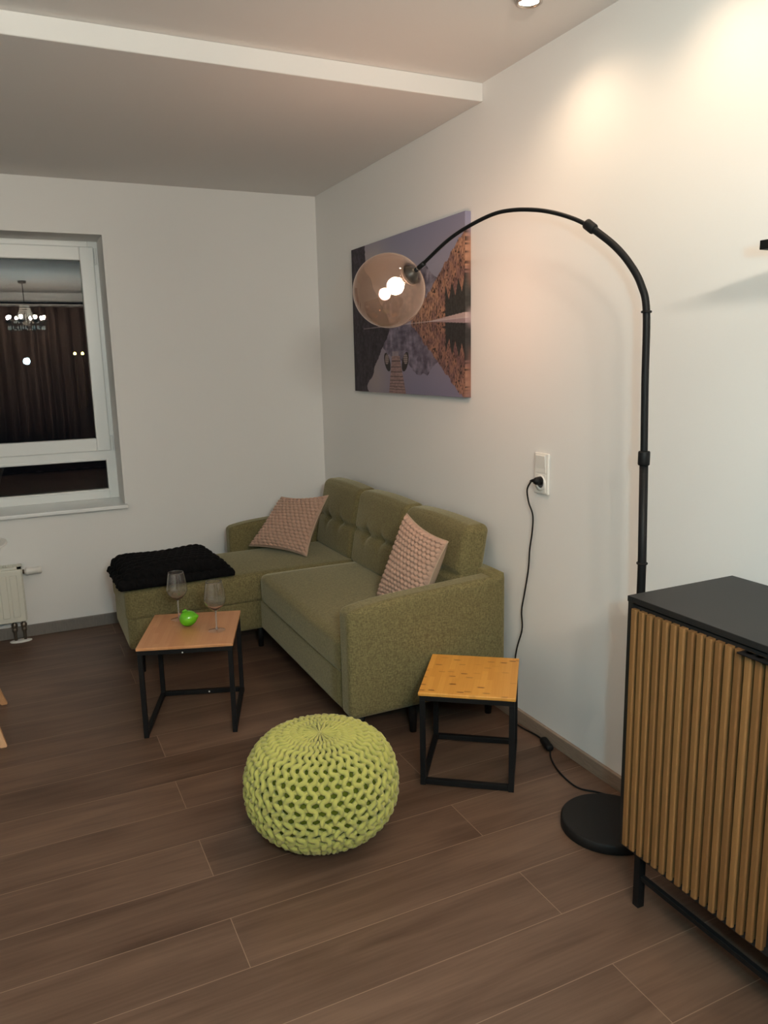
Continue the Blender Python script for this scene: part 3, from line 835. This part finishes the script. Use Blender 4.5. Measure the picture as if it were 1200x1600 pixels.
    # boats
    for bu, sgn in ((.358, 1), (.527, -1)):
        du = (U - bu) * sgn; dv = V - .205
        hull = (np.abs(du + .012 * (dv / .05)) < .028 * np.sqrt(np.clip(1 - (dv / .062) ** 2, 0, 1)))
        c = np.where(hull[..., None], np.array([34, 27, 28]), c)
        ins = (np.abs(du + .004) < .019 * np.sqrt(np.clip(1 - ((dv - .018) / .034) ** 2, 0, 1)))
        st = (np.sin(V * 520) * .5 + .5)
        c = np.where(ins[..., None], np.stack([72 + 70 * st, 62 + 64 * st, 60 + 62 * st], -1), c)
    # jetty
    tpos = np.clip(V / .245, 0, 1)
    cl = .450 - .010 * tpos; hw = .080 * (1 - tpos) + .036 * tpos
    jet = (np.abs(U - cl) < hw) & (V < .245)
    pl = (np.sin(2 * PI * 22 * V / (.30 + V * 1.1)) > -.72)
    grain = fbm(U * 70, V * 160, 90)
    jc = np.stack([124 + 50 * (grain - .5), 100 + 44 * (grain - .5), 98 + 44 * (grain - .5)], -1) * np.where(pl, 1, .68)[..., None]
    c = np.where(jet[..., None], jc, c)
    tip = (np.abs(U - .438) < .030) & (V >= .245) & (V < .275)
    c = np.where(tip[..., None], np.array([122, 112, 118]) + (grain[..., None] - .5) * 30, c)
    c = np.clip(c * 1.13, 4, 255) / 255.0
    c = np.where(c <= .04045, c / 12.92, ((c + .055) / 1.055) ** 2.4)
    # the print wraps round the sides of the stretcher
    kk = np.ones(31) / 31
    sm = lambda col: np.stack([np.convolve(np.pad(col[:, q], 15, 'edge'), kk, 'valid') for q in range(3)], -1)[:, None]
    c = np.concatenate([sm(c[:, :12].mean(1)), c, sm(c[:, -12:].mean(1))], 1); c = np.concatenate([c[:1], c, c[-1:]], 0)
    U = np.concatenate([U[:, :1], U, U[:, -1:]], 1); U = np.concatenate([U[:1], U, U[-1:]], 0)
    V = np.concatenate([V[:, :1], V, V[:, -1:]], 1); V = np.concatenate([V[:1], V, V[-1:]], 0)
    nu += 2; nv += 2
    X = np.full_like(U, -th); X[:, 0] = 0; X[:, -1] = 0; X[0, :] = 0; X[-1, :] = 0
    Y = y0 + (y1 - y0) * U - (y0 + y1) / 2; Z = (z1 - z0) * V
    co = np.stack([X, Y, Z], -1).reshape(-1, 3)
    idx = np.arange((nu + 1) * (nv + 1)).reshape(nv + 1, nu + 1)
    q = np.stack([idx[:-1, :-1], idx[1:, :-1], idx[1:, 1:], idx[:-1, 1:]], -1).reshape(-1, 4)
    me = bpy.data.meshes.new('printed_canvas'); me.from_pydata(co.tolist(), [], q.tolist()); me.update()
    at = me.color_attributes.new('print', 'FLOAT_COLOR', 'POINT')
    at.data.foreach_set('color', np.concatenate([c.reshape(-1, 3), np.ones((c.size // 3, 1))], 1).astype(np.float32).ravel())
    m = bpy.data.materials.new('canvas_print'); m.use_nodes = True; nt = m.node_tree
    a = nt.nodes.new('ShaderNodeVertexColor'); a.layer_name = 'print'
    b = nt.nodes['Principled BSDF']; b.inputs['Roughness'].default_value = .6; b.inputs['Specular IOR Level'].default_value = .3
    nt.links.new(a.outputs['Color'], b.inputs['Base Color'])
    me.materials.append(m)
    o = bpy.data.objects.new('printed_canvas', me); COL.objects.link(o); o.parent = t
    e = .0005
    obj('stretcher_frame', bx(-th + .0012, -.001, (y1 - y0) / 2 + .0012, -(y1 - y0) / 2 - .0012, .0012, z1 - z0 - .0012), M['edge'], t)
picture()

# ------------------------------------------------------------------ sideboard with slatted doors
def sideboard():
    X0, X1, Y0, Z0, Z1 = -.388, -.006, -3.207, .166, .884
    DW = .462; ND = 2; Ln = DW * ND + .024 + .012
    Y1 = Y0 - Ln
    t = thing('sideboard', 'black sideboard with vertical bamboo slat doors against the right-hand wall', 'sideboard', (X0 + .19, (Y0 + Y1) / 2, 0))
    off = Vector((X0 + .19, (Y0 + Y1) / 2, 0))
    def p(name, bm, m, par=None, label=None):
        bmesh.ops.translate(bm, verts=bm.verts, vec=-off); o = obj(name, bm, m, par or t)
        if label: o['label'] = label
        return o
    p('top', bx(X0 - .002, X1, Y1 - .002, Y0 + .002, Z1 - .016, Z1, .0015), M['blackmat'])
    bm = BM()
    add_box(bm, X0, X1, Y0 - .016, Y0, Z0, Z1 - .016); add_box(bm, X0, X1, Y1, Y1 + .016, Z0, Z1 - .016)
    add_box(bm, X0, X1, Y1 + .016, Y0 - .016, Z0, Z0 + .016); add_box(bm, X1 - .006, X1, Y1 + .016, Y0 - .016, Z0 + .016, Z1 - .016)
    p('body', bm, M['blackmat'])
    for d in range(ND):
        a = Y0 - .012 - d * (DW + .012); b = a - DW
        dr = p('door', bx(X0 + .006, X0 + .020, b + .002, a - .002, Z0 + .004, Z1 - .022, .001), M['blackmat'])
        bm = BM(); n = 17; pitch = (DW - .004) / n
        for k in range(n):
            y = a - .002 - pitch * (k + .5); w = .0090
            prism(bm, [(X0 + .0065, y - w), (X0 + .0065, y + w), (X0 - .0055, y + w), (X0 - .0085, y + w - .003), (X0 - .0085, y - w + .003), (X0 - .0055, y - w)], 2, Z0 + .010, Z1 - .030)
        p('slats', bm, M['slat'], dr, 'bamboo slats')
        hy = b + .06 if d % 2 == 0 else a - .06
        p('door_handle', bx(X0 - .020, X0 + .006, hy - .055, hy + .055, Z1 - .034, Z1 - .030, .0008), M['black'], dr)
    for y in (Y0 - .06, Y1 + .06):
        for x in (X0 + .012, X1 - .035):
            p('leg', bx(x, x + .022, y - .011, y + .011, 0, Z0, .001), M['black'])
    for x in (X0 + .016, X1 - .031):
        p('leg_rail', bx(x, x + .014, Y1 + .071, Y0 - .071, .085, .099, .001), M['black'])
sideboard()

# wall shelf at the right edge of the view
ws = thing('wall_shelf', 'black wall-mounted shelf above the sideboard, near the arc lamp', 'shelf', (0, -3.80, 1.723))
obj('shelf_board', bx(-.27, 0, -.36, .36, 0, .020, .001), M['black'], ws)
for y in (.25, -.25): obj('bracket', bx(-.16, 0, y - .01, y + .01, -.012, 0), M['black'], ws)

# ------------------------------------------------------------------ radiator under the window
ra = thing('radiator', 'small cream panel radiator with thermostat valve below the window', 'radiator', (-2.24, -.08, 0))
def rp(name, bm, m, smooth=False, par=None):
    bmesh.ops.translate(bm, verts=bm.verts, vec=(2.24, .08, 0)); return obj(name, bm, m, par or ra, smooth)
RX0, RX1, RZ0, RZ1 = -2.64, -1.845, .128, .425
bm = bx(RX0, RX1, -.132, -.114, RZ0, RZ1, .006, 3)
n = 15; pitch = (RX1 - RX0 - .03) / n
for k in range(n):
    c0 = RX1 - .020 - pitch * (k + .5)
    add_box(bm, c0 - pitch * .36, c0 + pitch * .36, -.1375, -.130, RZ0 + .028, RZ1 - .030, .004, 2)
rp('front_panel', bm, M['rad'])
rp('rear_panel', bx(RX0, RX1, -.048, -.036, RZ0, RZ1, .004), M['rad'])
bm = BM(); add_box(bm, RX0, RX1, -.116, -.112, RZ1, RZ1 + .012); add_box(bm, RX0, RX1, -.040, -.036, RZ1, RZ1 + .012)
x = RX0
while x < RX1 - .03: add_box(bm, x, x + .004, -.112, -.040, RZ1 + .002, RZ1 + .010); x += .0135
add_box(bm, RX1 - .022, RX1, -.116, -.036, RZ1, RZ1 + .012)
rp('top_grille', bm, M['rad'])
bm = BM(); add_box(bm, RX0, RX1, -.114, -.048, RZ0 + .03, RZ1 - .01); rp('convector', bm, M['rad'])
rp('side_cover', bx(RX1 - .001, RX1 + .004, -.118, -.036, RZ0 + .004, RZ1 + .010, .002), M['rad'])
for z in (.19, .36): rp('wall_bracket', bx(RX1 - .06, RX1 - .02, -.036, -.001, z, z + .02), M['rad'])
Mx = Matrix.Rotation(PI / 2, 3, 'Y')
va = rp('thermostat_valve', lathe([(0, .0), (.011, 0), (.011, .016), (.019, .018), (.021, .024), (.019, .030), (.0195, .044), (.017, .072), (.0185, .074), (.0185, .096), (.012, .099), (0, .099)], 28, (RX1 + .004, -.085, .400), Mx), M['white_plastic'], True)
rp('valve_neck', tube([(RX1 - .01, -.085, .400), (RX1 + .014, -.085, .400)], .0125, 18), M['brass'], True, va)
for xx in (-1.911, -1.863):
    bm = lathe([(0, .004), (.0085, .004), (.0085, .06), (.014, .062), (.014, .078), (.011, .082), (.016, .088), (.016, .104), (.010, .110), (.010, RZ0 + .004), (0, RZ0 + .004)], 18, (xx, -.075, 0))
    rp('supply_pipe', bm, M['brass'], True)
bm = lathe([(0, 0), (.030, 0), (.030, .005), (.022, .009), (0, .010)], 32, (-1.887, -.075, 0)); 
for v in bm.verts: v.co.x = -1.887 + (v.co.x + 1.887) * 1.9
rp('pipe_rosette', bm, M['white_plastic'], True)

# ------------------------------------------------------------------ chair at the left edge
def chair():
    ox, oy = -2.19, -1.177
    t = thing('shell_chair', 'white shell chair with splayed wooden legs at the left edge', 'chair', (ox, oy, 0))
    def cp(name, bm, m, smooth=False):
        return obj(name, bm, m, t, smooth)
    # shell: curved sheet from the seat front (towards -x) up into the backrest (towards +x)
    prof = [(-.20, .43), (-.17, .445), (-.08, .440), (.03, .432), (.11, .440), (.165, .475), (.20, .54), (.228, .62), (.252, .70), (.272, .755), (.292, .789), (.314, .800)]
    pr = catmull([(a, 0, b) for a, b in prof], 4); bm = BM(); g = []
    n = 24
    for k, q in enumerate(pr):
        s = k / (len(pr) - 1); row = []
        hw = .19 + .03 * math.sin(PI * min(1, s * 1.3)) - .05 * max(0, s - .75) * 4 * .6
        for j in range(n + 1):
            u = -1 + 2 * j / n
            x = q.x - .10 * abs(u) ** 2.4 * max(0, (s - .35) / .65)
            z = q.z + .05 * abs(u) ** 3 * max(0, 1 - abs(s - .35) / .35) - .03 * abs(u) ** 4 * max(0, s - .7) / .3
            row.append(bm.verts.new((x, u * hw, z)))
        g.append(row)
    for a, b in zip(g, g[1:]):
        for j in range(n): bm.faces.new((a[j], a[j + 1], b[j + 1], b[j]))
    bmesh.ops.recalc_face_normals(bm, faces=bm.faces)
    bmesh.ops.solidify(bm, geom=bm.faces[:], thickness=.008)
    cp('seat_shell', bm, M['chairshell'], True)
    def leg(x0, y0, x1, y1):
        bm = BM(); w0, w1 = .019, .014
        for (x, y, z, w) in ((x0, y0, .43, w0), (x1, y1, 0, w1)):
            for sx, sy in ((-1, -1), (1, -1), (1, 1), (-1, 1)): bm.verts.new((x + sx * w, y + sy * w, z))
        v = list(bm.verts); bm.faces.new(v[:4]); bm.faces.new(v[4:][::-1])
        for i in range(4): bm.faces.new((v[i], v[(i + 1) % 4], v[4 + (i + 1) % 4], v[4 + i]))
        bmesh.ops.bevel(bm, geom=bm.edges[:], offset=.003, segments=2, affect='EDGES')
        return bm
    for sx in (-1, 1):
        for sy in (-1, 1): cp('leg', leg(sx * .10, sy * .10, sx * .222, sy * .225), M['chairwood'])
    bm = BM(); add_box(bm, -.12, .12, -.115, -.085, .405, .43); add_box(bm, -.12, .12, .085, .115, .405, .43); add_box(bm, -.115, -.085, -.09, .09, .405, .43); add_box(bm, .085, .115, -.09, .09, .405, .43)
    cp('underframe', bm, M['black'])
chair()

# ------------------------------------------------------------------ ceiling spots (the row along the right-hand wall)
def spot_fixture(x, y, label):
    t = thing('ceiling_spot', label, 'ceiling light', (x, y, H2), 0, 'ceiling spots along the right-hand wall')
    obj('trim_ring', lathe([(.030, -.012), (.033, -.016), (.040, -.014), (.044, -.004), (.044, 0), (.030, 0)], 40), M['chrome'], t, True)
    obj('lamp_lens', lathe([(0, -.0105), (.020, -.0105), (.030, -.009), (.0305, -.004), (0, -.004)], 32), M['spotglow'], t, True)
    return t
SPOTS = [(-.265, -2.56), (-.265, -3.12), (-.265, -3.68)]
for i, (x, y) in enumerate(SPOTS):
    spot_fixture(x, y, ('round metal ceiling spotlight nearest the lowered ceiling', 'round metal ceiling spotlight above the sideboard', 'round metal ceiling spotlight farthest along the right-hand wall')[i])

# ------------------------------------------------------------------ what the window mirrors: chandelier and curtains behind the camera
def chandelier():
    cx, cy, z = -1.545, -5.58, 2.06
    t = thing('crystal_chandelier', 'crystal chandelier with round glowing bulbs, mirrored in the dark window', 'chandelier', (cx, cy, H2))
    def cpt(name, bm, m, smooth=True):
        bmesh.ops.translate(bm, verts=bm.verts, vec=(0, 0, z - H2)); return obj(name, bm, m, t, smooth)
    dz = H2 - z
    cpt('canopy', lathe([(0, dz), (.05, dz), (.045, dz - .03), (0, dz - .035)], 24), M['lampcap'])
    cpt('chain', tube([(0, 0, dz - .03), (0, 0, .19)], .005, 8), M['lampcap'])
    cpt('body', lathe([(0, .22), (.035, .21), (.03, .17), (.012, .15), (.012, .02), (.03, 0), (.045, -.03), (.02, -.06), (0, -.07)], 24), M['lampcap'])
    bm = BM()
    for k in range(20):
        a = 2 * PI * k / 20
        for j in range(8):
            s = j / 7; r = .05 + .085 * s ** 1.6
            bmesh.ops.create_icosphere(bm, subdivisions=1, radius=.0115, matrix=Matrix.Translation((r * math.cos(a), r * math.sin(a), .20 - .19 * s)))
    cpt('bead_curtain', bm, M['crystal'], False)
    for k in range(8):
        a = 2 * PI * (k + .35) / 8; R = .21; c, s = math.cos(a), math.sin(a)
        cpt('arm', tube(catmull([(.02 * c, .02 * s, -.02), (.09 * c, .09 * s, -.07), (.17 * c, .17 * s, -.05), (R * c, R * s, .0)], 6), .006, 8), M['lampcap'])
        cpt('bulb', lathe([(0, .0875)] + [(.0185 * math.sin(PI * q / 10), .069 - .0185 * math.cos(PI * q / 10)) for q in range(9, 1, -1)] + [(.011, .046), (0, .046)], 16, (R * c, R * s, 0)), M['chbulb'])
        cpt('shading_candle_cup', lathe([(0, -.005), (.02, -.002), (.030, .010), (.054, .026), (.052, .030), (.028, .016), (.011, .014), (.011, .045), (0, .045)], 16, (R * c, R * s, 0)), M['lampcap'])  # cup rims widened to hold the bulbs' light back from the floor
        bm = BM()
        for q in range(4):
            b2 = a + (q - 1.5) * .14; rr = R - .01 + .012 * (q % 2)
            add_lathe(bm, [(0, -.075), (.007, -.060), (.005, -.04), (0, -.02)], 6, (rr * math.cos(b2), rr * math.sin(b2), -.01))
        cpt('crystal_drops', bm, M['crystal'], False)
    return Vector((cx, cy, z + .07))
chc = chandelier()

def curtain(x0, x1, label):
    bm = BM(); n = int((x1 - x0) / .012); g = []
    for z in (.03, .8, 1.6, 2.36):
        row = []
        for k in range(n + 1):
            x = x0 + (x1 - x0) * k / n
            ph = 2 * PI * x / .17 + .9 * math.sin(x * 5)
            y = YF + (.14 if x0 < -2 else .155) + .045 * math.sin(ph) * (1 + .2 * math.sin(z * 1.3))
            row.append(bm.verts.new((x, y, z)))
        g.append(row)
    for a, b in zip(g, g[1:]):
        for k in range(n): bm.faces.new((a[k], a[k + 1], b[k + 1], b[k]))
    bmesh.ops.recalc_face_normals(bm, faces=bm.faces)
    bmesh.ops.solidify(bm, geom=bm.faces[:], thickness=.004)
    o = obj('curtain', bm, M['curtain'], None, True)
    tag(o, label, 'curtain', 'curtains at the far end of the room')
curtain(-3.1, -1.66, 'brown pleated curtain, mirrored on the left in the dark window')
curtain(-1.72, -.25, 'brown pleated curtain, mirrored on the right in the dark window')
rod = obj('curtain_rod', tube([(-3.3, YF + .14, 2.41), (-.1, YF + .14, 2.41)], .014, 12), M['black'], None, True)
tag(rod, 'dark curtain rod mirrored as a dark band in the window', 'curtain rod')

# two amber street lamps far outside
for (x, lab) in ((1.418, 'distant amber street lamp outside, left of the two in the window'), (1.798, 'distant amber street lamp outside, right of the two in the window')):
    t = thing('street_lamp', lab, 'street lamp', (x, 40, -.6), 0, 'street lamps outside the window')
    obj('post', lathe([(0, 0), (.05, 0), (.035, 2.78), (0, 2.78)], 12), M['black'], t)
    obj('lamp_head', lathe([(0, 2.78), (.06, 2.80), (.065, 2.86), (.03, 2.92), (0, 2.92)], 16), M['streetglow'], t, True)

# ------------------------------------------------------------------ lights
def point(name, loc, energy, col, r=.03):
    l = bpy.data.lights.new(name, 'POINT'); l.energy = energy; l.color = col; l.shadow_soft_size = r
    o = bpy.data.objects.new(name, l); COL.objects.link(o); o.location = loc; return o
def spot(name, loc, energy, col, ang, blend, r=.02, target=(0, 0, -1)):
    l = bpy.data.lights.new(name, 'SPOT'); l.energy = energy; l.color = col; l.spot_size = math.radians(ang); l.spot_blend = blend; l.shadow_soft_size = r
    o = bpy.data.objects.new(name, l); COL.objects.link(o); o.location = loc
    o.rotation_euler = Vector(target).to_track_quat('-Z', 'Y').to_euler(); return o
WARM = (1.0, .74, .50)
for i, (x, y) in enumerate(SPOTS):
    spot('spot_light', (x, y, H2 - .02), 9.0, (1.0, .72, .48), 142, .8, .022)
point('phone_flash', (-1.792 + .9027 * .19 + .02, -4.697 - .43 * .19, 1.50 + .09), 44, (.30, .82, 1.0), .035)

w = bpy.data.worlds.new('night'); sc.world = w; w.use_nodes = True
w.node_tree.nodes['Background'].inputs[0].default_value = (.004, .005, .008, 1); w.node_tree.nodes['Background'].inputs[1].default_value = .3

# ------------------------------------------------------------------ camera
cam = bpy.data.cameras.new('camera'); co = bpy.data.objects.new('camera', cam); COL.objects.link(co)
R = Vector((0.9027, -0.4298, -0.0219)); U = Vector((0.1016, 0.1634, 0.9813)); F = Vector((0.4181, 0.888, -0.1912))
F.normalize(); R = (R - F * R.dot(F)).normalized(); U = R.cross(F)
m = Matrix(((R.x, U.x, -F.x, -1.7925), (R.y, U.y, -F.y, -4.6975), (R.z, U.z, -F.z, 1.5), (0, 0, 0, 1)))
co.matrix_world = m
cam.sensor_fit = 'VERTICAL'; cam.sensor_height = 24; cam.lens = 24 * 1209.84 / 1600
cam.clip_start = .05
sc.camera = co

sc.view_settings.view_transform = 'Standard'; sc.view_settings.look = 'None'; sc.view_settings.gamma = 1; sc.view_settings.exposure = 0.10
sc.view_settings.use_curve_mapping = False
sc.cycles.use_denoising = True
sc.cycles.max_bounces = 10; sc.cycles.transparent_max_bounces = 16; sc.cycles.diffuse_bounces = 5
sc.cycles.caustics_reflective = False; sc.cycles.caustics_refractive = False
sc.cycles.sample_clamp_indirect = 6
